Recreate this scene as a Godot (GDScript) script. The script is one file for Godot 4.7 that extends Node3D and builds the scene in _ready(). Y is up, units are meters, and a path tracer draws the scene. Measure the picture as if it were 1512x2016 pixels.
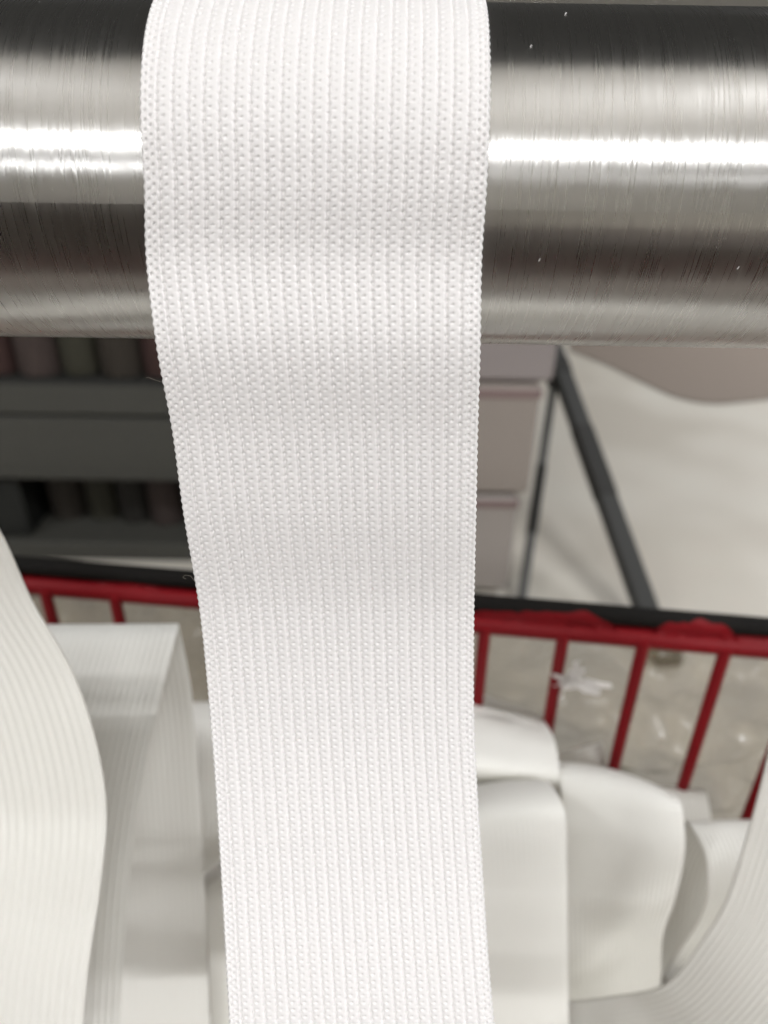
extends Node3D
# A wide white knitted elastic band draped over a brushed steel roller above a red wire cart.

const F := 1467.0                      # focal length of the photograph in its own pixels (1512 x 2016)
const CAM_AT := Vector3(0, 1.25, 0)
const RIB := 0.0027                    # one knitted rib across the band
const ROW := 0.00156                   # one stitch along the band
const BAND := 0.06                     # width of the band
const THICK := 0.0016
const ROLLER_R := 0.0336
const ROLLER_AXIS := Vector3(0, 1.2302, -0.1779)

var cam: Transform3D
var used := {}
var rng := RandomNumberGenerator.new()
var mats := {}

# ---------------------------------------------------------------- naming
func numbered(called: String) -> String:
	if not used.has(called):
		used[called] = 0
		return called
	used[called] += 1
	return "%s_%03d" % [called, used[called]]

func tag(o: Node3D, label: String, category: String, group := "", kind := "") -> void:
	if label: o.set_meta("label", label)
	if category: o.set_meta("category", category)
	if group: o.set_meta("group", group)
	if kind: o.set_meta("kind", kind)

func thing(called: String, at: Vector3, label: String, category: String, group := "") -> Node3D:
	var o := Node3D.new()
	o.name = numbered(called)
	o.position = at
	add_child(o)
	tag(o, label, category, group)
	return o

func put(called: String, mesh: Mesh, mat: Material, parent: Node = self) -> MeshInstance3D:
	var o := MeshInstance3D.new()
	o.name = numbered(called) if parent == self else called
	o.mesh = mesh
	o.material_override = null
	for k in mesh.get_surface_count():
		o.set_surface_override_material(k, mat)
	parent.add_child(o, true)
	return o

# ---------------------------------------------------------------- from the lens into the place
func ray(px: float, py: float) -> Vector3:
	return cam.basis * Vector3((px - 756.0) / F, (1008.0 - py) / F, -1.0)

func at(px: float, py: float, depth: float) -> Vector3:
	return cam.origin + ray(px, py) * depth

func at_height(px: float, py: float, h: float) -> Vector3:
	var d := ray(px, py)
	return cam.origin + d * ((h - cam.origin.y) / d.y)

# ---------------------------------------------------------------- meshes
func arrays_mesh(v: PackedVector3Array, idx: PackedInt32Array, uv: PackedVector2Array) -> ArrayMesh:
	var n := PackedVector3Array()
	n.resize(v.size())
	for k in range(0, idx.size(), 3):
		var a := idx[k]
		var b := idx[k + 1]
		var c := idx[k + 2]
		var w := (v[c] - v[a]).cross(v[b] - v[a])
		n[a] += w
		n[b] += w
		n[c] += w
	for k in n.size():
		n[k] = n[k].normalized()
	var arr := []
	arr.resize(Mesh.ARRAY_MAX)
	arr[Mesh.ARRAY_VERTEX] = v
	arr[Mesh.ARRAY_NORMAL] = n
	arr[Mesh.ARRAY_TEX_UV] = uv
	arr[Mesh.ARRAY_INDEX] = idx
	var m := ArrayMesh.new()
	m.add_surface_from_arrays(Mesh.PRIMITIVE_TRIANGLES, arr)
	return m

func tube_mesh(path: PackedVector3Array, radius: Array, sides := 12, caps := true) -> ArrayMesh:
	var v := PackedVector3Array()
	var uv := PackedVector2Array()
	var idx := PackedInt32Array()
	var n := path.size()
	var side := Vector3.ZERO
	var run := 0.0
	for i in n:
		var t := (path[mini(i + 1, n - 1)] - path[maxi(i - 1, 0)]).normalized()
		if side == Vector3.ZERO:
			side = t.cross(Vector3.UP if absf(t.y) < 0.9 else Vector3.RIGHT).normalized()
		side = (side - t * side.dot(t)).normalized()
		var other := t.cross(side)
		if i > 0: run += path[i].distance_to(path[i - 1])
		var r: float = radius[mini(i, radius.size() - 1)]
		for k in sides + 1:
			var a := TAU * k / sides
			v.append(path[i] + (side * cos(a) + other * sin(a)) * r)
			uv.append(Vector2(float(k) / sides, run))
	for i in n - 1:
		for k in sides:
			var a := i * (sides + 1) + k
			var b := a + sides + 1
			idx.append_array(PackedInt32Array([a, a + 1, b, a + 1, b + 1, b]))
	if caps:
		for e in 2:
			var first: int = 0 if e == 0 else (n - 1) * (sides + 1)
			var mid := v.size()
			v.append(path[0] if e == 0 else path[n - 1])
			uv.append(Vector2.ZERO)
			for k in sides + 1:
				v.append(v[first + k])
				uv.append(Vector2.ZERO)
			for k in sides:
				if e == 0: idx.append_array(PackedInt32Array([mid, mid + 2 + k, mid + 1 + k]))
				else: idx.append_array(PackedInt32Array([mid, mid + 1 + k, mid + 2 + k]))
	return arrays_mesh(v, idx, uv)

func rod(a: Vector3, b: Vector3, r: float, sides := 12) -> ArrayMesh:
	return tube_mesh(PackedVector3Array([a, b]), [r], sides)

# a box with chamfered edges, turned by a basis
func box_mesh(c: Vector3, size: Vector3, turn := Basis.IDENTITY, bevel := 0.004) -> ArrayMesh:
	var st := SurfaceTool.new()
	st.begin(Mesh.PRIMITIVE_TRIANGLES)
	st.set_smooth_group(-1)
	var h := size / 2.0
	var b := minf(bevel, minf(h.x, minf(h.y, h.z)) * 0.5)
	var corner := func(sx: float, sy: float, sz: float, ax: int) -> Vector3:
		var p := Vector3(sx * (h.x - (0.0 if ax == 0 else b)), sy * (h.y - (0.0 if ax == 1 else b)), sz * (h.z - (0.0 if ax == 2 else b)))
		return c + turn * p
	var quad := func(q: Array, out: Vector3) -> void:
		var n: Vector3 = (q[2] - q[0]).cross(q[1] - q[0])
		var order := [0, 1, 2, 0, 2, 3] if n.dot(turn * out) > 0 else [0, 2, 1, 0, 3, 2]
		for k in order: st.add_vertex(q[k])
	for ax in 3:
		for s in [-1.0, 1.0]:
			var q := []
			for e in [[-1.0, -1.0], [1.0, -1.0], [1.0, 1.0], [-1.0, 1.0]]:
				var d := [0.0, 0.0, 0.0]
				d[ax] = s
				d[(ax + 1) % 3] = e[0]
				d[(ax + 2) % 3] = e[1]
				q.append(corner.call(d[0], d[1], d[2], ax))
			var o := Vector3.ZERO
			o[ax] = s
			quad.call(q, o)
	for ax in 3:
		var a1 := (ax + 1) % 3
		var a2 := (ax + 2) % 3
		for s1 in [-1.0, 1.0]:
			for s2 in [-1.0, 1.0]:
				var q := []
				for e in [[-1.0, a1], [1.0, a1], [1.0, a2], [-1.0, a2]]:
					var d := [0.0, 0.0, 0.0]
					d[ax] = e[0]
					d[a1] = s1
					d[a2] = s2
					q.append(corner.call(d[0], d[1], d[2], e[1]))
				var o := Vector3.ZERO
				o[a1] = s1
				o[a2] = s2
				quad.call(q, o)
	for sx in [-1.0, 1.0]:
		for sy in [-1.0, 1.0]:
			for sz in [-1.0, 1.0]:
				var q: Array = [corner.call(sx, sy, sz, 0), corner.call(sx, sy, sz, 1), corner.call(sx, sy, sz, 2)]
				var n: Vector3 = (q[2] - q[0]).cross(q[1] - q[0])
				for k in ([0, 1, 2] if n.dot(turn * Vector3(sx, sy, sz)) > 0 else [0, 2, 1]): st.add_vertex(q[k])
	st.generate_normals()
	return st.commit()

# ---------------------------------------------------------------- the knit of the elastic
func bump(ds: float, dt: float, su: float, sv: float) -> float:
	ds -= roundf(ds)
	dt -= roundf(dt)
	var a := ds * RIB / su
	var b := dt * ROW / sv
	return exp(-a * a - b * b)

func hash2(i: int, j: int) -> float:
	var x := sin(i * 127.1 + j * 311.7) * 43758.5453
	return x - floorf(x)

# height of the knit in metres; s counts ribs, t counts stitches
func knit(s: float, t: float) -> float:
	var k := 0.9 + 0.2 * hash2(int(roundf(s)), int(roundf(t)))
	var k2 := 0.85 + 0.3 * hash2(int(roundf(s - 0.42)) + 57, int(roundf(t - 0.5)))
	var f := s - floorf(s)
	# each wale rises to the right and drops into the groove beside the next
	var h := 0.00017 * (f / 0.86 if f < 0.86 else (1.0 - f) / 0.14)
	var g := (s - roundf(s)) * RIB / 0.00030
	h -= 0.00030 * exp(-g * g)
	# yarn crosses between the pits, turn about in the two columns of a wale
	var turn := PI * f / 0.44 if f < 0.44 else PI + PI * (f - 0.44) / 0.56
	h -= 0.00002 * cos(TAU * t) * cos(turn)
	h -= 0.00039 * k * bump(s - 0.02, t, 0.00026, 0.00024)
	h -= 0.00010 * bump(s + 0.12, t + 0.03, 0.00055, 0.00024)
	h -= 0.00021 * k2 * bump(s - 0.43, t - 0.53, 0.00022, 0.00018)
	h -= 0.00010 * bump(s - 0.31, t - 0.55, 0.00050, 0.00022)
	return h

# the same cloth as the relief of the strips further off: ribs first, stitches faint
func knit_far(s: float, t: float) -> float:
	return 0.5 + 0.36 * cos(TAU * (s - 0.5)) + (knit(s, t) + 0.0002) / 0.0040

# the bound edge: a finer lattice of stitches in the outer two millimetres
func selvedge(e: float, v: float) -> float:
	var row := v / (ROW * 0.5)
	var h := 0.0
	for c in 2:
		var du := (e - 0.0006 - c * 0.00095) / 0.00022
		var dt := row * 0.5 + 0.5 * c
		dt -= roundf(dt)
		var b := dt * ROW / 0.00024
		h -= 0.00060 * exp(-du * du - b * b)
	return h

func catmull(p: Array, k: int, t: float) -> Vector3:
	var n := p.size()
	var a: Vector3 = p[maxi(k - 1, 0)]
	var b: Vector3 = p[k]
	var c: Vector3 = p[mini(k + 1, n - 1)]
	var d: Vector3 = p[mini(k + 2, n - 1)]
	return b.cubic_interpolate_in_time(c, a, d, t, b.distance_to(c), -a.distance_to(b), b.distance_to(c) + c.distance_to(d)) if a != b and c != d else b.cubic_interpolate(c, a, d, t)

# A band through pairs of edge points. fine: [from, to] metres along it where the stitches are real relief, else a smooth strip.
# cup bends the strip across (metres, outward at the middle).
func ribbon(rows: Array, fine: Array = [], cup := 0.0, flip := false) -> ArrayMesh:
	var left := []
	var right := []
	for r in rows:
		left.append(r[0])
		right.append(r[1])
	# dense samples along
	var dl := PackedVector3Array()
	var dr := PackedVector3Array()
	var run := PackedFloat32Array()
	for k in left.size() - 1:
		for q in 40:
			dl.append(catmull(left, k, q / 40.0))
			dr.append(catmull(right, k, q / 40.0))
	dl.append(left[-1])
	dr.append(right[-1])
	run.append(0.0)
	for k in range(1, dl.size()):
		run.append(run[k - 1] + ((dl[k] + dr[k]) / 2).distance_to((dl[k - 1] + dr[k - 1]) / 2))
	var total := run[-1]
	var stops := PackedFloat32Array()
	var at_run := 0.0
	while at_run < total:
		stops.append(at_run)
		at_run += ROW / 9.0 if fine.size() and at_run >= fine[0] and at_run < fine[1] else 0.0025
	stops.append(total)
	# cross-section: (share across, side) going once round
	var across := 400 if fine.size() else 16
	var section := []
	for i in across + 1: section.append([float(i) / across, 1.0])
	section.append([1.0 + 0.25 * THICK / BAND, 0.0])
	var back := 12
	for i in back + 1: section.append([1.0 - float(i) / back, -1.0])
	section.append([-0.25 * THICK / BAND, 0.0])
	section.append([0.0, 1.0])
	var w := section.size()
	var v := PackedVector3Array()
	var uv := PackedVector2Array()
	v.resize(w * stops.size())
	uv.resize(w * stops.size())
	var seg := 0
	var sgn := -1.0 if flip else 1.0
	for j in stops.size():
		while seg < run.size() - 2 and run[seg + 1] < stops[j]: seg += 1
		var t := clampf((stops[j] - run[seg]) / maxf(run[seg + 1] - run[seg], 1e-9), 0, 1)
		var L := dl[seg].lerp(dl[seg + 1], t)
		var R := dr[seg].lerp(dr[seg + 1], t)
		var lo := maxi(seg - 4, 0)
		var hi := mini(seg + 5, run.size() - 1)
		var along := ((dl[hi] + dr[hi]) - (dl[lo] + dr[lo])).normalized()
		var acr := (R - L).normalized()
		var n := along.cross(acr).normalized() * sgn
		var detailed: bool = fine.size() and stops[j] > fine[0] and stops[j] < fine[1]
		var ease := 1.0
		for i in w:
			var u: float = section[i][0]
			var side: float = section[i][1]
			var p := L.lerp(R, u)
			var h := side * THICK / 2
			if cup != 0.0:
				h += cup * (1.0 - 4.0 * (u - 0.5) * (u - 0.5))
			if detailed:
				var um := u * BAND
				var edge := minf(um, BAND - um)
				if side > 0:
					if edge < 0.0022: h += selvedge(edge, stops[j])
					else: h += knit(u * BAND / RIB, stops[j] / ROW)
				if edge < 0.0003:
					p += acr * (0.00010 * cos(TAU * stops[j] / ROW + (2.0 if u < 0.5 else 0.0)) * (1.0 if u > 0.5 else -1.0))
			v[j * w + i] = p + n * h
			uv[j * w + i] = Vector2(u * BAND / (RIB * 4), stops[j] / (ROW * 4))
	var idx := PackedInt32Array()
	idx.resize((stops.size() - 1) * (w - 1) * 6 + (w - 3) * 6)
	var o := 0
	for j in stops.size() - 1:
		for i in w - 1:
			var a := j * w + i
			var b := a + w
			if flip:
				idx[o] = a; idx[o + 1] = b; idx[o + 2] = a + 1
				idx[o + 3] = a + 1; idx[o + 4] = b; idx[o + 5] = b + 1
			else:
				idx[o] = a; idx[o + 1] = a + 1; idx[o + 2] = b
				idx[o + 3] = a + 1; idx[o + 4] = b + 1; idx[o + 5] = b
			o += 6
	# cut ends
	for e in 2:
		var first: int = 0 if e == 0 else (stops.size() - 1) * w
		for i in range(1, w - 2):
			var order := [first, first + i + 1, first + i] if (e == 0) != flip else [first, first + i, first + i + 1]
			for q in 3: idx[o + q] = order[q]
			o += 3
	idx.resize(o)
	return arrays_mesh(v, idx, uv)

# rows given as [x, y, depth of the left edge, x, y, depth of the right edge]
func rows_at(list: Array) -> Array:
	var out := []
	for r in list: out.append([at(r[0], r[1], r[2]), at(r[3], r[4], r[5])])
	return out

func wrap_row(deg: float, x0: float, x1: float, extra := 0.0) -> Array:
	var a := deg_to_rad(deg)
	var r := ROLLER_R + THICK / 2 + 0.0004 + extra
	var p := ROLLER_AXIS + Vector3(0, sin(a), cos(a)) * r
	return [Vector3(x0, p.y, p.z), Vector3(x1, p.y, p.z)]

# ---------------------------------------------------------------- materials
func mat(color: Color, rough := 0.6, metal := 0.0) -> StandardMaterial3D:
	var m := StandardMaterial3D.new()
	m.albedo_color = color.linear_to_srgb()
	m.roughness = rough
	m.metallic = metal
	return m

func noise_texture(freq: float, colors: Array, sd: int, octaves := 4, size := 512) -> NoiseTexture2D:
	var n := FastNoiseLite.new()
	n.seed = sd
	n.frequency = freq
	n.fractal_octaves = octaves
	var t := NoiseTexture2D.new()
	t.width = size
	t.height = size
	t.seamless = true
	t.noise = n
	var g := Gradient.new()
	g.offsets = PackedFloat32Array(range(colors.size()).map(func(k): return 0.25 + 0.5 * k / maxf(colors.size() - 1, 1)))
	g.colors = PackedColorArray(colors.map(func(c): return c.linear_to_srgb()))
	t.color_ramp = g
	return t

func gray_texture(size_x: int, size_y: int, value: Callable) -> ImageTexture:
	var data := PackedByteArray()
	data.resize(size_x * size_y)
	for y in size_y:
		for x in size_x:
			data[y * size_x + x] = int(clampf(value.call(x, y), 0, 1) * 255)
	return ImageTexture.create_from_image(Image.create_from_data(size_x, size_y, false, Image.FORMAT_L8, data))

func make_materials() -> void:
	# elastic: white polyester yarn
	var e := mat(Color(0.81, 0.79, 0.785), 0.55)
	e.rim_enabled = true
	e.rim = 0.25
	e.rim_tint = 0.5
	mats.elastic = e
	# the same yarn with its stitches as relief on the smooth strips
	var k := mat(Color(0.85, 0.835, 0.78), 0.6)
	k.rim_enabled = true
	k.rim = 0.25
	k.rim_tint = 0.5
	k.heightmap_enabled = true
	k.heightmap_texture = gray_texture(256, 256, func(x, y): return knit_far(x / 64.0, y / 64.0))
	k.heightmap_scale = 0.03
	mats.knit = k
	# brushed stainless steel: fine scratches run round the tube
	var st := mat(Color(0.50, 0.49, 0.475), 0.37, 1.0)
	st.anisotropy_enabled = true
	st.anisotropy = 0.85
	rng.seed = 11
	var col := PackedFloat32Array()
	for i in 1024: col.append(rng.randf())
	var no := FastNoiseLite.new()
	no.seed = 5
	no.frequency = 0.02
	var streak := func(x, y): return 0.42 * col[x] + 0.25 * col[(x * 7 + 3) % 1024] + 0.33 * (no.get_noise_2d(x * 40.0, y * 1.2) + 0.5)
	st.roughness_texture = gray_texture(1024, 512, func(x, y): return 0.6 + 0.4 * streak.call(x, y))
	var bytes := PackedByteArray()
	bytes.resize(1024 * 512 * 3)
	for y in 512:
		for x in 1024:
			var a: float = (streak.call(x, y) - 0.5)
			var b := no.get_noise_2d(x * 40.0 + 900.0, y * 1.6 + 300.0)
			var o := (y * 1024 + x) * 3
			bytes[o] = int(clampf(0.5 + 0.04 * a, 0, 1) * 255)
			bytes[o + 1] = int(clampf(0.5 + 0.010 * b + 0.012 * (col[(x * 13 + 5) % 1024] - 0.5), 0, 1) * 255)
			bytes[o + 2] = 255
	st.normal_enabled = true
	st.normal_texture = ImageTexture.create_from_image(Image.create_from_data(1024, 512, false, Image.FORMAT_RGB8, bytes))
	st.normal_scale = 1.0
	mats.steel = st
	mats.red = mat(Color(0.20, 0.003, 0.007), 0.45)
	mats.red.metallic_specular = 0.33
	mats.black_rail = mat(Color(0.010, 0.009, 0.008), 0.7)
	mats.black_rail.metallic_specular = 0.25
	var fl := mat(Color(1, 1, 1), 0.55)
	fl.albedo_texture = noise_texture(0.005, [Color(0.54, 0.50, 0.43), Color(0.61, 0.57, 0.50), Color(0.64, 0.61, 0.54)], 3, 3)
	fl.uv1_triplanar = true
	fl.uv1_world_triplanar = true
	fl.uv1_scale = Vector3(0.35, 0.35, 0.35)
	mats.floor = fl

# ---------------------------------------------------------------- the scene
func _ready() -> void:
	rng.seed = 7
	# camera
	cam = Transform3D(Basis(Vector3.RIGHT, deg_to_rad(-30.0)) * Basis(Vector3.BACK, deg_to_rad(0.9)), CAM_AT)
	var camera := Camera3D.new()
	camera.name = "camera"
	camera.near = 0.01
	camera.far = 60.0
	add_child(camera)
	camera.transform = cam
	var lens := CameraAttributesPhysical.new()
	lens.frustum_focal_length = 17.466
	lens.exposure_aperture = 17.466 / 2.2
	lens.frustum_focus_distance = 0.151
	lens.frustum_near = 0.01
	lens.frustum_far = 60.0
	camera.attributes = lens
	camera.fov = rad_to_deg(2.0 * atan(1008.0 / F))
	camera.current = true
	# environment
	var env := Environment.new()
	env.background_mode = Environment.BG_COLOR
	env.background_color = Color(0.05, 0.049, 0.046).linear_to_srgb()
	env.tonemap_mode = Environment.TONE_MAPPER_LINEAR
	env.tonemap_exposure = 1.12
	env.sdfgi_enabled = true
	env.ssao_enabled = true
	env.ssil_enabled = true
	var we := WorldEnvironment.new()
	we.name = "environment"
	we.environment = env
	add_child(we)
	make_materials()
	# lamps of the hall
	tube_lamp(Vector3(-1.05, 2.65, 2.10), 2.6, 1.2, "twin tube lamp of the near row behind the camera, left one")
	tube_lamp(Vector3(1.00, 2.65, 2.25), 4.2, 1.2, "twin tube lamp of the near row behind the camera, right one")
	tube_lamp(Vector3(-2.00, 2.65, 4.60), 5.0, 2.4, "long twin tube lamp of the far row behind the camera")
	tube_lamp(Vector3(3.0, 2.85, -4.2), 7.5, 1.2, "twin tube lamp over the open floor beyond the roller")
	tube_lamp(Vector3(3.60, 2.65, 5.20), 3.5, 1.2, "twin tube lamp of the far row behind the camera, right one")
	tube_lamp(Vector3(2.30, 2.75, -0.15), 6.0, 1.2, "twin tube lamp overhead, off to the right of the roller")
	tube_lamp(Vector3(-2.30, 2.75, -0.15), 2.6, 1.2, "twin tube lamp overhead, off to the left of the roller")
	build_hall()
	build_background()
	build_cart()
	build_roller()
	build_main_band()
	build_pile()

func tube_lamp(at_: Vector3, energy: float, length: float, label: String) -> void:
	var o := thing("tube_lamp", at_, label, "lamp", "tube lamps of the hall")
	var white := mat(Color(0.7, 0.7, 0.7), 0.5)
	put("housing", box_mesh(Vector3(0, 0.03, 0), Vector3(length + 0.1, 0.04, 0.10), Basis.IDENTITY, 0.006), white, o)
	var glow := mat(Color(0.9, 0.9, 0.9), 0.4)
	glow.emission_enabled = true
	glow.emission = Color(0.985, 0.99, 1.0)
	glow.emission_energy_multiplier = 7.0
	for s in [-1.0, 1.0]:
		var c := Vector3(0, -0.012, s * 0.055)
		put("tube", rod(c - Vector3(length / 2, 0, 0), c + Vector3(length / 2, 0, 0), 0.014), glow, o)
		for e in [-1.0, 1.0]:
			put("socket", box_mesh(c + Vector3(e * (length / 2 + 0.015), 0, 0), Vector3(0.024, 0.036, 0.034), Basis.IDENTITY, 0.003), white, o)
		for up in [false, true]:
			var l := AreaLight3D.new()
			l.name = "tube_light"
			l.area_size = Vector2(length, 0.03)
			l.light_energy = energy * (0.38 if up else 0.5)
			l.light_color = Color(0.985, 0.99, 1.0)
			l.area_range = 20.0
			l.shadow_enabled = true
			o.add_child(l, true)
			l.transform = Transform3D(Basis(Vector3.RIGHT, PI / 2 if up else -PI / 2), c + (Vector3(0, 0.016, s * 0.03) if up else Vector3(0, -0.018, 0)))
	for e in [-0.35, 0.35]:
		put("hanger", rod(Vector3(e * length, 0.05, 0), Vector3(e * length, 4.5 - at_.y, 0), 0.004, 8), white, o)

func build_hall() -> void:
	var f := put("floor", box_mesh(Vector3(0, -0.1, -1), Vector3(18, 0.2, 18), Basis.IDENTITY, 0.002), mats.floor)
	f.set_meta("kind", "structure")
	var c := put("ceiling", box_mesh(Vector3(0, 4.6, 3.95), Vector3(12, 0.2, 7.7), Basis.IDENTITY, 0.002), mat(Color(0.72, 0.70, 0.66), 0.8))
	c.set_meta("kind", "structure")
	var w := put("far_wall", box_mesh(Vector3(0, 1.5, -9.85), Vector3(18, 3, 0.2), Basis.IDENTITY, 0.002), mat(Color(0.6, 0.58, 0.53), 0.8))
	w.set_meta("kind", "structure")
	var bw := put("back_wall", box_mesh(Vector3(0, 2.25, 7.9), Vector3(18, 4.5, 0.2), Basis.IDENTITY, 0.002), mat(Color(0.82, 0.80, 0.75), 0.8))
	bw.set_meta("kind", "structure")

func build_background() -> void:
	# low dark shelf unit at the left
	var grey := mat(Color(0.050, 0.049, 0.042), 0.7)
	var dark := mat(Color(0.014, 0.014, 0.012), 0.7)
	var o := thing("shelf_unit", Vector3(-0.95, 0, -1.85), "low dark grey shelf unit standing on the floor at the left", "shelf")
	var W := 1.5
	put("plinth", box_mesh(Vector3(0, 0.03, -0.2), Vector3(W, 0.06, 0.4)), grey, o)
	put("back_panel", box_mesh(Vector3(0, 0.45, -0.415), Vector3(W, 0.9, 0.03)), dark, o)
	put("shelf_board", box_mesh(Vector3(0, 0.285, -0.2), Vector3(W, 0.03, 0.4)), grey, o)
	put("drawer_front", box_mesh(Vector3(0, 0.377, -0.012), Vector3(W, 0.16, 0.024)), grey, o)
	put("drawer_front", box_mesh(Vector3(0, 0.510, -0.010), Vector3(W, 0.084, 0.024)), grey, o)
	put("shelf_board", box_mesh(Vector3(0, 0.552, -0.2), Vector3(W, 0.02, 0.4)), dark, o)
	for s in [-1.0, 1.0]:
		put("side_panel", box_mesh(Vector3(s * (W / 2 + 0.012), 0.45, -0.2), Vector3(0.024, 0.9, 0.42)), grey, o)
	var tones := {
		"dull red": Color(0.040, 0.018, 0.015), "olive": Color(0.030, 0.028, 0.017), "brown": Color(0.026, 0.020, 0.014), "dark grey": Color(0.024, 0.023, 0.020), "black brown": Color(0.014, 0.012, 0.009), "dusty pink": Color(0.044, 0.030, 0.026),
	}
	var place := ["leftmost in view", "second from the left", "third from the left", "fourth from the left", "nearest the hanging band"]
	var upper := ["dull red", "dusty pink", "olive", "brown", "dull red"]
	for k in upper.size():
		var x := -1.045 + k * 0.112 + 0.008 * rng.randf()
		fabric_roll(Vector3(x, 0.562, -1.915 - 0.02 * rng.randf()), 0.044 + 0.016 * rng.randf(), 0.24 + 0.05 * rng.randf(), tones[upper[k]], "%s fabric roll on the upper shelf, %s" % [upper[k], place[k]], "fabric rolls on the upper shelf")
	var lower := ["brown", "olive", "black brown", "dusty pink", "olive"]
	for k in lower.size():
		var x := -0.985 + k * 0.104 + 0.008 * rng.randf()
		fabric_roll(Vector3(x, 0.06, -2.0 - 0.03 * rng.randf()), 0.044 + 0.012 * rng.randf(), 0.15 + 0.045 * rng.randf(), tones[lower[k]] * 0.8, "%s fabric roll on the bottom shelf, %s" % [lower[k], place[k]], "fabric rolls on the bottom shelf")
	var bin := thing("bin", Vector3(-1.17, 0.06, -2.02), "black box on the bottom shelf, left of the fabric rolls", "box")
	put("body", box_mesh(Vector3(0, 0.09, 0), Vector3(0.24, 0.18, 0.28), Basis.IDENTITY, 0.008), mat(Color(0.004, 0.005, 0.004), 0.6), bin)
	put("rim", box_mesh(Vector3(0, 0.187, 0), Vector3(0.25, 0.012, 0.29)), mat(Color(0.006, 0.007, 0.006), 0.5), bin)
	# wrapped cartons right of the band
	var tones2 := [Color(0.30, 0.27, 0.25), Color(0.27, 0.235, 0.21), Color(0.25, 0.22, 0.215)]
	var names := ["bottom", "middle", "top"]
	for k in 3:
		var cz := -1.95
		var b := thing("carton", Vector3(0.09 + 0.012 * k, 0.02 + k * 0.305, cz), "grey brown carton bound with dark red tape, %s of its stack" % names[k], "carton", "stacked cartons behind the band")
		put("body", box_mesh(Vector3(0, 0.15, 0), Vector3(0.52 + 0.025 * k, 0.296, 0.5), Basis.IDENTITY, 0.01), mat(tones2[k], 0.6), b)
		put("tape", box_mesh(Vector3(0, 0.278, 0.003), Vector3(0.525 + 0.025 * k, 0.022, 0.502), Basis.IDENTITY, 0.002), mat(Color(0.20, 0.14, 0.135), 0.5), b)
	# unseen brown furniture added to darken the reflections in the roller
	var cab := thing("added_cabinet", Vector3(-0.55, 0, 0.85), "unseen dark brown wooden block added behind the camera to darken the roller reflections", "added_cabinet")
	var wood := mat(Color(0.050, 0.032, 0.022), 0.6)
	put("body", box_mesh(Vector3(0, 0.55, 0), Vector3(1.3, 1.10, 0.5), Basis.IDENTITY, 0.01), wood, cab)
	put("top", box_mesh(Vector3(0, 1.116, 0), Vector3(1.34, 0.03, 0.54), Basis.IDENTITY, 0.006), wood, cab)
	for e in [-1.0, 1.0]:
		put("door", box_mesh(Vector3(e * 0.32, 0.56, -0.255), Vector3(0.62, 1.0, 0.016), Basis.IDENTITY, 0.003), wood, cab)
	var tb := thing("added_work_table", Vector3(0.75, 0, 0.85), "unseen low brown wooden bench added behind the camera to darken the roller reflections", "added_table")  # also unseen, added for the dark band low in the steel
	put("tabletop", box_mesh(Vector3(0, 0.80, 0), Vector3(1.2, 0.04, 0.6), Basis.IDENTITY, 0.006), wood, tb)
	put("apron", box_mesh(Vector3(0, 0.45, -0.22), Vector3(1.1, 0.66, 0.03), Basis.IDENTITY, 0.004), wood, tb)
	for e in [-1.0, 1.0]:
		for f in [-1.0, 1.0]:
			put("leg", box_mesh(Vector3(e * 0.55, 0.39, f * 0.26), Vector3(0.06, 0.78, 0.06), Basis.IDENTITY, 0.004), wood, tb)
	# steel trestle on the open floor
	var tr := thing("trestle", at_height(1308, 1300, 0.0), "dark steel trestle with a thick slanted leg and a thin leg", "stand")
	var base := tr.position
	var top := at(1072, 640, 2.62)
	var steel := mat(Color(0.028, 0.028, 0.025), 0.6)
	var pale := mat(Color(0.10, 0.10, 0.095), 0.5)
	var black := mat(Color(0.012, 0.011, 0.008), 0.6)
	var d := (top - base)
	var leg_turn := Basis.looking_at(d.normalized(), Vector3.UP)
	put("leg", box_mesh(d / 2, Vector3(0.06, 0.04, d.length()), leg_turn, 0.006), steel, tr)
	for s in [[0.40, 0.62], [0.80, 0.86], [0.94, 1.0]]:
		put("tape", box_mesh(d * ((s[0] + s[1]) / 2), Vector3(0.064, 0.044, d.length() * (s[1] - s[0])), leg_turn, 0.006), black, tr)
	put("foot", box_mesh(Vector3(0.0, 0.02, 0.0), Vector3(0.07, 0.04, 0.06), Basis.IDENTITY, 0.008), black, tr)
	var thin_foot := at_height(1022, 1215, 0.0) - base
	var knee := at(1092, 745, 2.5) - base
	put("leg", tube_mesh(PackedVector3Array([knee, thin_foot]), [0.014], 10), pale, tr)
	put("clamp", box_mesh(knee, Vector3(0.05, 0.05, 0.05), leg_turn, 0.006), black, tr)
	put("tape", tube_mesh(PackedVector3Array([knee.lerp(thin_foot, 0.42), knee.lerp(thin_foot, 0.70)]), [0.016], 10), black, tr)
	put("top_plate", box_mesh(d + Vector3(0, 0.01, 0), Vector3(0.09, 0.03, 0.09), Basis.IDENTITY, 0.006), steel, tr)
	# soft shadow on the floor far right, painted as a brown sheet
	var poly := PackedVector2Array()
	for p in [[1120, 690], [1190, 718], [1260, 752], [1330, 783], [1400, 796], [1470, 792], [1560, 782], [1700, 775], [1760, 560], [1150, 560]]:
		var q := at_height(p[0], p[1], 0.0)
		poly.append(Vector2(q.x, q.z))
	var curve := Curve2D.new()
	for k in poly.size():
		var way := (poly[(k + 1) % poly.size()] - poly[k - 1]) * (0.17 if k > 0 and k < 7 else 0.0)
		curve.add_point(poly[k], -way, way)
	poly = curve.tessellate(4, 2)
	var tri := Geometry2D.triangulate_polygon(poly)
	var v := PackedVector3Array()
	var uv := PackedVector2Array()
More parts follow.
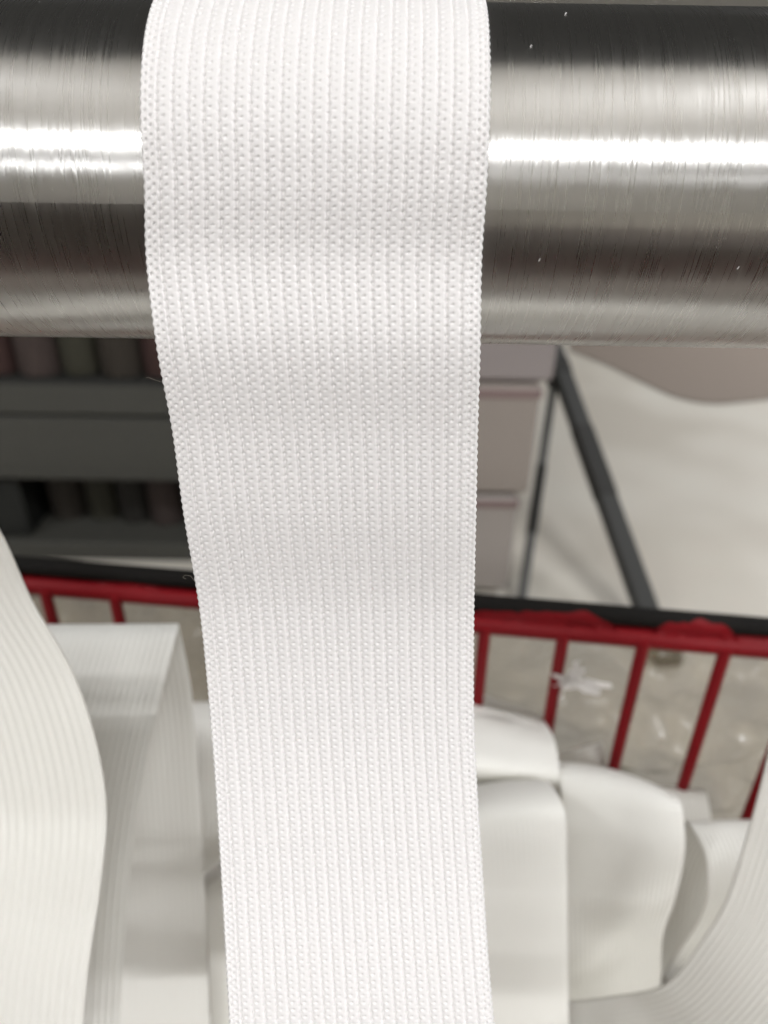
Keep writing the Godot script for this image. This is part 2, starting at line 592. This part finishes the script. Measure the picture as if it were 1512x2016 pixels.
	for h in [0.006, 0.001]:
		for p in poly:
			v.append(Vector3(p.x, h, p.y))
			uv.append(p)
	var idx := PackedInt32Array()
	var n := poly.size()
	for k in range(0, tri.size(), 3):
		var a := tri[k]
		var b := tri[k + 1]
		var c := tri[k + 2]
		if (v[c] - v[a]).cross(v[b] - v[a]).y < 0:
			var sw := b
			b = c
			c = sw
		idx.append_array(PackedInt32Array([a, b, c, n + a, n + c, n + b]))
	var sheet := put("shadow_sheet", arrays_mesh(v, idx, uv), mat(Color(0.25, 0.205, 0.17), 0.8))
	tag(sheet, "soft shadow on the pale floor beyond the trestle, painted as a brown sheet", "painted_shadow")

func fabric_roll(at_: Vector3, r: float, h: float, color: Color, label: String, group: String) -> void:
	var o := thing("fabric_roll", at_, label, "fabric roll", group)
	color.a = 1.0
	put("cloth", tube_mesh(PackedVector3Array([Vector3(0, 0, 0), Vector3(0, 0.006, 0), Vector3(0, h - 0.006, 0), Vector3(0, h, 0)]), [r - 0.005, r, r, r - 0.005], 18), mat(color, 0.85), o)
	put("core", tube_mesh(PackedVector3Array([Vector3(0, h, 0), Vector3(0, h + 0.015, 0)]), [0.02], 12), mat(Color(0.12, 0.09, 0.06), 0.8), o)

func build_cart() -> void:
	var H := 0.992
	var a := at_height(170, 1146, H)
	var b := at_height(1270, 1240, H)
	var along := Vector3(b.x - a.x, 0, b.z - a.z).normalized()
	var inward := along.cross(Vector3.UP).normalized()
	if inward.z < 0: inward = -inward
	var o := thing("cart", Vector3(a.x, 0, a.z), "red coated wire cart with a black top rail, filled with white elastic", "cart")
	var from_ := -0.34
	var to_ := 0.80
	var D := 0.46
	var low := 0.62
	var P := func(s: float, y: float, dep: float) -> Vector3: return along * s + inward * dep + Vector3(0, y, 0)
	var corner := [[from_, 0.0], [to_, 0.0], [to_, D], [from_, D]]
	for k in 4:
		var c0: Array = corner[k]
		var c1: Array = corner[(k + 1) % 4]
		put("top_rail", rod(P.call(c0[0], H + 0.0055, c0[1] - 0.004), P.call(c1[0], H + 0.0055, c1[1] - 0.004), 0.0055), mats.black_rail, o)
		put("coated_rail", rod(P.call(c0[0], H - 0.0055, c0[1]), P.call(c1[0], H - 0.0055, c1[1]), 0.0060), mats.red, o)
		put("bottom_rail", rod(P.call(c0[0], low, c0[1]), P.call(c1[0], low, c1[1]), 0.005), mats.red, o)
	var step := 0.0432
	var first := 0.0
	# the far side, one rod per upright; bars were measured against the rail
	var count := int((to_ - from_) / step)
	var s0: float = (at_height(1275, 1262, H) - a).dot(along)
	s0 -= floorf((s0 - from_) / step) * step
	# one bar is missing behind the hanging band
	var missing := int(roundf(((at_height(382, 1170, H) - a).dot(along) - s0) / step))
	for k in count:
		var s := s0 + k * step
		if k != missing: put("bar", rod(P.call(s, H - 0.004, 0.004), P.call(s, low, 0.004), 0.0036, 10), mats.red, o)
		put("bar", rod(P.call(s, H - 0.004, D - 0.004), P.call(s, low, D - 0.004), 0.0036, 10), mats.red, o)
	for k in 10:
		for e in [from_ + 0.004, to_ - 0.004]:
			put("bar", rod(P.call(e, H - 0.004, 0.03 + k * 0.0432), P.call(e, low, 0.03 + k * 0.0432), 0.0036, 10), mats.red, o)
	# runs of red coating that climb on to the black rail
	for px in [[985, 150, 0.55], [1060, 130, 0.75], [1130, 170, 0.9], [1330, 90, 0.8], [1385, 130, 1.0], [1500, 160, 0.3], [250, 150, 0.25]]:
		var s: float = (at_height(px[0], 1200 + (px[0] - 756) * 0.085, H) - a).dot(along)
		var half: float = px[1] * 0.27e-3 / 2
		var v0 := PackedVector3Array()
		var i0 := PackedInt32Array()
		var u0 := PackedVector2Array()
		# a thin skin that climbs over the front of the black rail
		for q in 17:
			var f := q / 16.0 * 2 - 1
			var up: float = 0.0115 * px[2] * pow(maxf(1 - f * f, 0.0), 0.8) * (0.9 + 0.1 * sin(q * 0.9 + px[0]))
			for r in 7:
				var hh := lerpf(-0.004, up, r / 6.0)
				var bulge := 0.0053 * sqrt(clampf(1.0 - pow((hh - 0.0055) / 0.0075, 2), 0.05, 1.0)) + 0.0012 * (1.0 - f * f) * (1.0 - pow(r / 6.0, 4)) + 0.0004
				v0.append(P.call(s + half * f, H + hh, bulge - 0.004 if hh > 0.0 else 0.0035))
				u0.append(Vector2(f, r))
		for q in 16:
			for r in 6:
				var k0 := q * 7 + r
				i0.append_array(PackedInt32Array([k0, k0 + 1, k0 + 7, k0 + 1, k0 + 8, k0 + 7]))
		put("coating_run", arrays_mesh(v0, i0, u0), mats.red, o)
	# floor of the cart and its legs
	put("base_sheet", box_mesh(P.call((from_ + to_) / 2, low - 0.012, D / 2), Vector3(to_ - from_, 0.012, D), Basis(along, Vector3.UP, along.cross(Vector3.UP)), 0.002), mat(Color(0.25, 0.23, 0.2), 0.7), o)
	for c in corner:
		var q: Vector3 = P.call(c[0], 0, c[1])
		put("leg", rod(q + Vector3(0, low - 0.02, 0), q + Vector3(0, 0.09, 0), 0.011), mats.black_rail, o)
		put("caster", rod(q + Vector3(-0.012, 0.04, 0), q + Vector3(0.012, 0.04, 0), 0.04, 18), mats.black_rail, o)
	# clear film lining the far side
	var v := PackedVector3Array()
	var uv := PackedVector2Array()
	var idx := PackedInt32Array()
	var nz := FastNoiseLite.new()
	nz.seed = 21
	nz.frequency = 13.0
	nz.fractal_octaves = 3
	nz.noise_type = FastNoiseLite.TYPE_CELLULAR
	nz.cellular_return_type = FastNoiseLite.RETURN_DISTANCE2_SUB
	var nz2 := FastNoiseLite.new()
	nz2.seed = 4
	nz2.frequency = 11.0
	nz2.fractal_type = FastNoiseLite.FRACTAL_RIDGED
	nz2.fractal_octaves = 4
	var nx := 360
	var ny := 130
	for j in ny + 1:
		for i in nx + 1:
			var s := lerpf(from_ + 0.02, to_ - 0.02, float(i) / nx)
			var y := lerpf(H - 0.012, low + 0.02, float(j) / ny)
			var amp := 0.020 * minf(1.0, j / 6.0)
			var q: Vector3 = P.call(s, y, -0.007 - amp * (1.0 + nz.get_noise_2d(s, y * 1.3)) - 0.5 * amp * (1.0 + nz2.get_noise_2d(s, y)))
			v.append(q)
			uv.append(Vector2(s, y))
	for j in ny:
		for i in nx:
			var k := j * (nx + 1) + i
			idx.append_array(PackedInt32Array([k, k + 1, k + nx + 1, k + 1, k + nx + 2, k + nx + 1]))
	var film := mat(Color(0.34, 0.285, 0.18), 0.18)
	film.albedo_color.a = 0.55
	film.transparency = BaseMaterial3D.TRANSPARENCY_ALPHA
	film.cull_mode = BaseMaterial3D.CULL_DISABLED
	mats.film = film
	var liner := thing("film_liner", Vector3(a.x, 0, a.z), "crumpled clear plastic film lining the far side of the red cart", "plastic film")
	put("sheet", arrays_mesh(v, idx, uv), film, liner)
	# tuft of torn film on the second bar
	var tuft := thing("film_tuft", at(1118, 1340, 0.415), "torn whitish tuft of plastic film caught on a red bar", "plastic film")
	var tm := mat(Color(0.80, 0.77, 0.74), 0.5)
	tm.backlight_enabled = true
	tm.backlight = Color(0.4, 0.4, 0.4)
	tm.cull_mode = BaseMaterial3D.CULL_DISABLED
	var ends := [[1085, 1322], [1100, 1370], [1152, 1318], [1200, 1350], [1185, 1362], [1140, 1300], [1172, 1338], [1092, 1350]]
	for k in ends.size():
		var tip := at(ends[k][0], ends[k][1], 0.405 - 0.004 * (k % 3)) - tuft.position
		var vv := PackedVector3Array()
		var uu := PackedVector2Array()
		var ii := PackedInt32Array()
		var side := tip.cross(Vector3(0.3, 0.2, 1)).normalized() * 0.0032
		for q in 7:
			var f := q / 6.0
			var c := tip * f + Vector3(rng.randf() - 0.5, rng.randf() - 0.5, rng.randf() - 0.5) * 0.003
			var w := (1.0 - f) * 0.9 + 0.2
			vv.append(c - side * w)
			vv.append(c + side * w + Vector3(0, 0, 0.002))
			uu.append(Vector2(0, f))
			uu.append(Vector2(1, f))
			if q < 6: ii.append_array(PackedInt32Array([q * 2, q * 2 + 1, q * 2 + 2, q * 2 + 1, q * 2 + 3, q * 2 + 2]))
		put("shred", arrays_mesh(vv, ii, uu), tm, tuft)

func build_roller() -> void:
	var o := thing("roller", ROLLER_AXIS, "brushed stainless steel roller with the wide white band over it", "roller")
	var v := PackedVector3Array()
	var uv := PackedVector2Array()
	var idx := PackedInt32Array()
	var L := 0.42
	var sides := 160
	var nx := 8
	for i in nx + 1:
		for k in sides + 1:
			var a := TAU * k / sides
			var x := lerpf(-L, L, float(i) / nx)
			v.append(Vector3(x, sin(a) * ROLLER_R, cos(a) * ROLLER_R))
			uv.append(Vector2(x / 0.18, float(k) / sides))
	for i in nx:
		for k in sides:
			var a := i * (sides + 1) + k
			var b := a + sides + 1
			idx.append_array(PackedInt32Array([a, a + 1, b, a + 1, b + 1, b]))
	put("tube", arrays_mesh(v, idx, uv), mats.steel, o)
	for s in [-1.0, 1.0]:
		put("end_cap", rod(Vector3(s * L, 0, 0), Vector3(s * (L + 0.008), 0, 0), ROLLER_R - 0.001, 48), mats.black_rail, o)
		put("shaft", rod(Vector3(s * (L + 0.008), 0, 0), Vector3(s * (L + 0.06), 0, 0), 0.012, 24), mats.black_rail, o)
	# specks of lint on the steel
	var st := SurfaceTool.new()
	st.begin(Mesh.PRIMITIVE_TRIANGLES)
	for p in [[1113, 28], [1045, 92], [1062, 512], [1453, 528]]:
		var d := ray(p[0], p[1]).normalized()
		var oc := cam.origin - ROLLER_AXIS
		var A := d.y * d.y + d.z * d.z
		var B := 2.0 * (oc.y * d.y + oc.z * d.z)
		var C := oc.y * oc.y + oc.z * oc.z - ROLLER_R * ROLLER_R
		var disc := B * B - 4 * A * C
		if disc < 0: continue
		var hit := cam.origin + d * ((-B - sqrt(disc)) / (2 * A))
		st.append_from(rod(Vector3(-0.00012, -0.0002, 0), Vector3(0.00012, 0.0003, 0.0001), 0.0001, 6), 0, Transform3D(Basis.IDENTITY, hit))
	var lint := put("lint", st.commit(), mats.elastic)
	tag(lint, "tiny white lint specks on the bare right half of the steel roller", "lint", "", "stuff")

func build_main_band() -> void:
	var rows := []
	# up behind the roller, over the top and down its front
	rows.append([Vector3(-0.040, 0.93, -0.235), Vector3(0.018, 0.93, -0.235)])
	rows.append([Vector3(-0.042, 1.05, -0.215), Vector3(0.017, 1.05, -0.215)])
	rows.append([Vector3(-0.043, 1.16, -0.213), Vector3(0.0168, 1.16, -0.213)])
	for deg in [180, 160, 140, 120, 100, 80, 60, 40, 20, 8]:
		rows.append(wrap_row(deg, -0.0430, 0.0169))
	for r in [[291, 500, 0.1366, 945], [310, 670, 0.1400, 942], [343, 850, 0.1478, 937], [363, 1000, 0.1542, 934], [396, 1200, 0.1645, 930], [416, 1400, 0.1705, 930], [437, 1700, 0.1730, 946], [455, 2016, 0.1715, 970], [476, 2300, 0.171, 1004], [490, 2700, 0.18, 1010]]:
		rows.append([at(r[0], r[1], r[2]), at(r[3], r[1], r[2])])
	var o := thing("elastic_band", Vector3.ZERO, "wide white ribbed elastic band draped over the steel roller, sharp in the middle", "elastic band")
	put("webbing", ribbon(rows, [0.33, 0.66]), mats.elastic, o)
	# two stray fibres at its left edge
	for f in [[[318, 752], [305, 748], [292, 743], [287, 744]], [[384, 1146], [376, 1134], [364, 1132], [360, 1137], [366, 1140]]]:
		var path := PackedVector3Array()
		for p in f: path.append(at(p[0], p[1], 0.1455 if p[1] < 900 else 0.161))
		put("loose_thread", tube_mesh(path, [0.00003], 5), mat(Color(0.3, 0.27, 0.22), 0.8), o)

func band(list: Array, label: String, cup := 0.0, group := "white elastic bands heaped in the cart", flip := false) -> Node3D:
	var o := put("elastic_loop", ribbon(rows_at(list), [], cup, flip), mats.knit)
	tag(o, label, "elastic band", group)
	return o

func build_pile() -> void:
	# left foreground run, coming down from the roller outside the picture
	var rows := []
	rows.append([Vector3(-0.265, 1.02, -0.225), Vector3(-0.205, 1.02, -0.225)])
	for deg in [180, 150, 120, 90, 60, 30, 5]:
		rows.append(wrap_row(deg, -0.152 - 0.0004 * deg, -0.092 - 0.0004 * deg))
	rows.append_array(rows_at([[-690, 850, 0.175, -150, 850, 0.173], [-450, 1050, 0.210, 0, 1050, 0.205], [-330, 1200, 0.226, 65, 1190, 0.222], [-245, 1350, 0.232, 140, 1320, 0.228], [-195, 1500, 0.233, 185, 1450, 0.228], [-175, 1620, 0.230, 207, 1570, 0.228], [-182, 1800, 0.230, 195, 1750, 0.230], [-208, 1950, 0.234, 172, 1900, 0.234], [-230, 2200, 0.244, 150, 2150, 0.244]]))
	var a := put("elastic_loop", ribbon(rows), mats.knit)
	tag(a, "white elastic band swinging down at the left edge, nearest of the heap", "elastic band", "white elastic bands heaped in the cart")
	band([[165, 2150, 0.375, 415, 2150, 0.375], [155, 1900, 0.365, 408, 1900, 0.365], [140, 1600, 0.36, 393, 1600, 0.36], [105, 1350, 0.345, 372, 1340, 0.345], [85, 1255, 0.332, 354, 1250, 0.332], [80, 1233, 0.322, 350, 1231, 0.320], [70, 1250, 0.310, 345, 1252, 0.308], [40, 1330, 0.302, 322, 1340, 0.301], [0, 1500, 0.295, 285, 1500, 0.290], [-30, 1700, 0.290, 255, 1700, 0.285], [-50, 1900, 0.285, 240, 1900, 0.280], [-60, 2150, 0.280, 230, 2150, 0.275]],
		"folded white elastic loop with a flat top fold, left of the hanging band")
	band([[340, 1480, 0.47, 550, 1480, 0.47], [342, 1400, 0.455, 552, 1400, 0.455], [345, 1385, 0.44, 555, 1385, 0.44], [350, 1420, 0.425, 560, 1420, 0.425], [352, 1560, 0.43, 562, 1560, 0.43], [352, 1760, 0.45, 562, 1760, 0.45]],
		"shaded white elastic loop in the gap left of the hanging band, upper one")
	band([[395, 1780, 0.42, 600, 1580, 0.42], [398, 1728, 0.40, 620, 1540, 0.40], [402, 1740, 0.383, 640, 1590, 0.383], [412, 1900, 0.38, 650, 1850, 0.38], [420, 2150, 0.39, 650, 2150, 0.39]],
		"white elastic piece in the gap left of the hanging band, lower one")
	# right of the hanging band
	band([[838, 1460, 0.515, 1040, 1500, 0.515], [842, 1370, 0.500, 1044, 1430, 0.497], [846, 1338, 0.478, 1052, 1405, 0.475], [850, 1370, 0.440, 1076, 1430, 0.436], [855, 1440, 0.402, 1096, 1484, 0.400], [858, 1500, 0.385, 1101, 1530, 0.390], [862, 1535, 0.395, 1092, 1558, 0.405], [865, 1560, 0.43, 1080, 1580, 0.43]],
		"bright rounded white elastic loop at the top of the heap, beside the hanging band")
	band([[980, 1530, 0.46, 1010, 1710, 0.46], [1090, 1490, 0.462, 1120, 1670, 0.462], [1186, 1462, 0.465, 1214, 1640, 0.465]],
		"cut end of a white elastic band sticking up behind the heap")
	band([[868, 1640, 0.43, 1075, 1600, 0.43], [868, 1580, 0.40, 1068, 1552, 0.395], [870, 1574, 0.378, 1084, 1546, 0.372], [875, 1620, 0.36, 1108, 1590, 0.356], [883, 1720, 0.355, 1114, 1700, 0.353], [888, 1850, 0.36, 1116, 1850, 0.36], [890, 2016, 0.37, 1118, 2016, 0.37], [890, 2200, 0.39, 1118, 2200, 0.39]],
		"white elastic loop hanging straight down right beside the hanging band", 0.003)
	band([[1085, 1600, 0.48, 1300, 1660, 0.48], [1090, 1530, 0.44, 1310, 1592, 0.44], [1096, 1503, 0.412, 1325, 1566, 0.405], [1102, 1525, 0.392, 1342, 1592, 0.382], [1108, 1600, 0.387, 1347, 1640, 0.38], [1113, 1750, 0.40, 1333, 1750, 0.395], [1116, 1850, 0.42, 1305, 1835, 0.425], [1118, 1960, 0.445, 1300, 1925, 0.45], [1120, 2150, 0.48, 1300, 2110, 0.49]],
		"broad white elastic loop with a rounded shoulder, in the middle of the right heap", 0.004)
	band([[1200, 1620, 0.50, 1380, 1640, 0.50], [1205, 1552, 0.47, 1382, 1556, 0.47], [1208, 1552, 0.455, 1390, 1562, 0.455], [1210, 1620, 0.45, 1400, 1620, 0.45], [1210, 1690, 0.47, 1398, 1690, 0.47]],
		"small cream elastic roll showing behind the broad loop of the right heap")
	band([[1255, 2040, 0.545, 1460, 2040, 0.545], [1262, 1880, 0.515, 1480, 1880, 0.505], [1275, 1740, 0.475, 1500, 1740, 0.465], [1310, 1658, 0.437, 1540, 1650, 0.425], [1340, 1630, 0.415, 1564, 1622, 0.405], [1358, 1624, 0.398, 1580, 1622, 0.385], [1388, 1680, 0.388, 1600, 1680, 0.372], [1394, 1740, 0.39, 1610, 1740, 0.372], [1380, 1800, 0.41, 1600, 1810, 0.385], [1342, 1862, 0.445, 1560, 1890, 0.41], [1306, 1922, 0.485, 1530, 1970, 0.44], [1290, 1990, 0.53, 1500, 2060, 0.48]],
		"curled white elastic loop with a dark hollow beside it, at the right")
	band([[1565, 1200, 0.235, 1940, 1260, 0.235], [1540, 1370, 0.250, 1888, 1440, 0.25], [1512, 1490, 0.26, 1842, 1570, 0.26], [1470, 1650, 0.278, 1775, 1750, 0.268], [1425, 1785, 0.295, 1700, 1930, 0.278], [1380, 1857, 0.31, 1610, 2060, 0.285], [1310, 1938, 0.34, 1490, 2170, 0.305], [1205, 1962, 0.38, 1380, 2210, 0.335], [1095, 1975, 0.415, 1270, 2230, 0.365], [960, 1990, 0.44, 1140, 2240, 0.39]],
		"white elastic band sweeping from the right edge down across the lower right corner")
	# what fills the cart under the loops one can see
	rng.seed = 31
	var st := SurfaceTool.new()
	st.begin(Mesh.PRIMITIVE_TRIANGLES)
	for k in 14:
		var rows2 := []
		var x0 := -0.26 + 0.04 * k
		var y := 0.66
		var q := 0
		while y < 0.775:
			var z: float = -0.04 if q % 2 == 0 else -0.24
			var sh := (rng.randf() - 0.5) * 0.02
			rows2.append([Vector3(x0 + sh, y, z), Vector3(x0 + 0.06 + sh, y + 0.004, z + 0.004)])
			y += 0.014 + 0.008 * rng.randf()
			q += 1
		st.append_from(ribbon(rows2), 0, Transform3D.IDENTITY)
	var fill := put("elastic_layers", st.commit(), mats.knit)
	tag(fill, "folded layers of white elastic filling the cart under the loops", "elastic", "", "stuff")
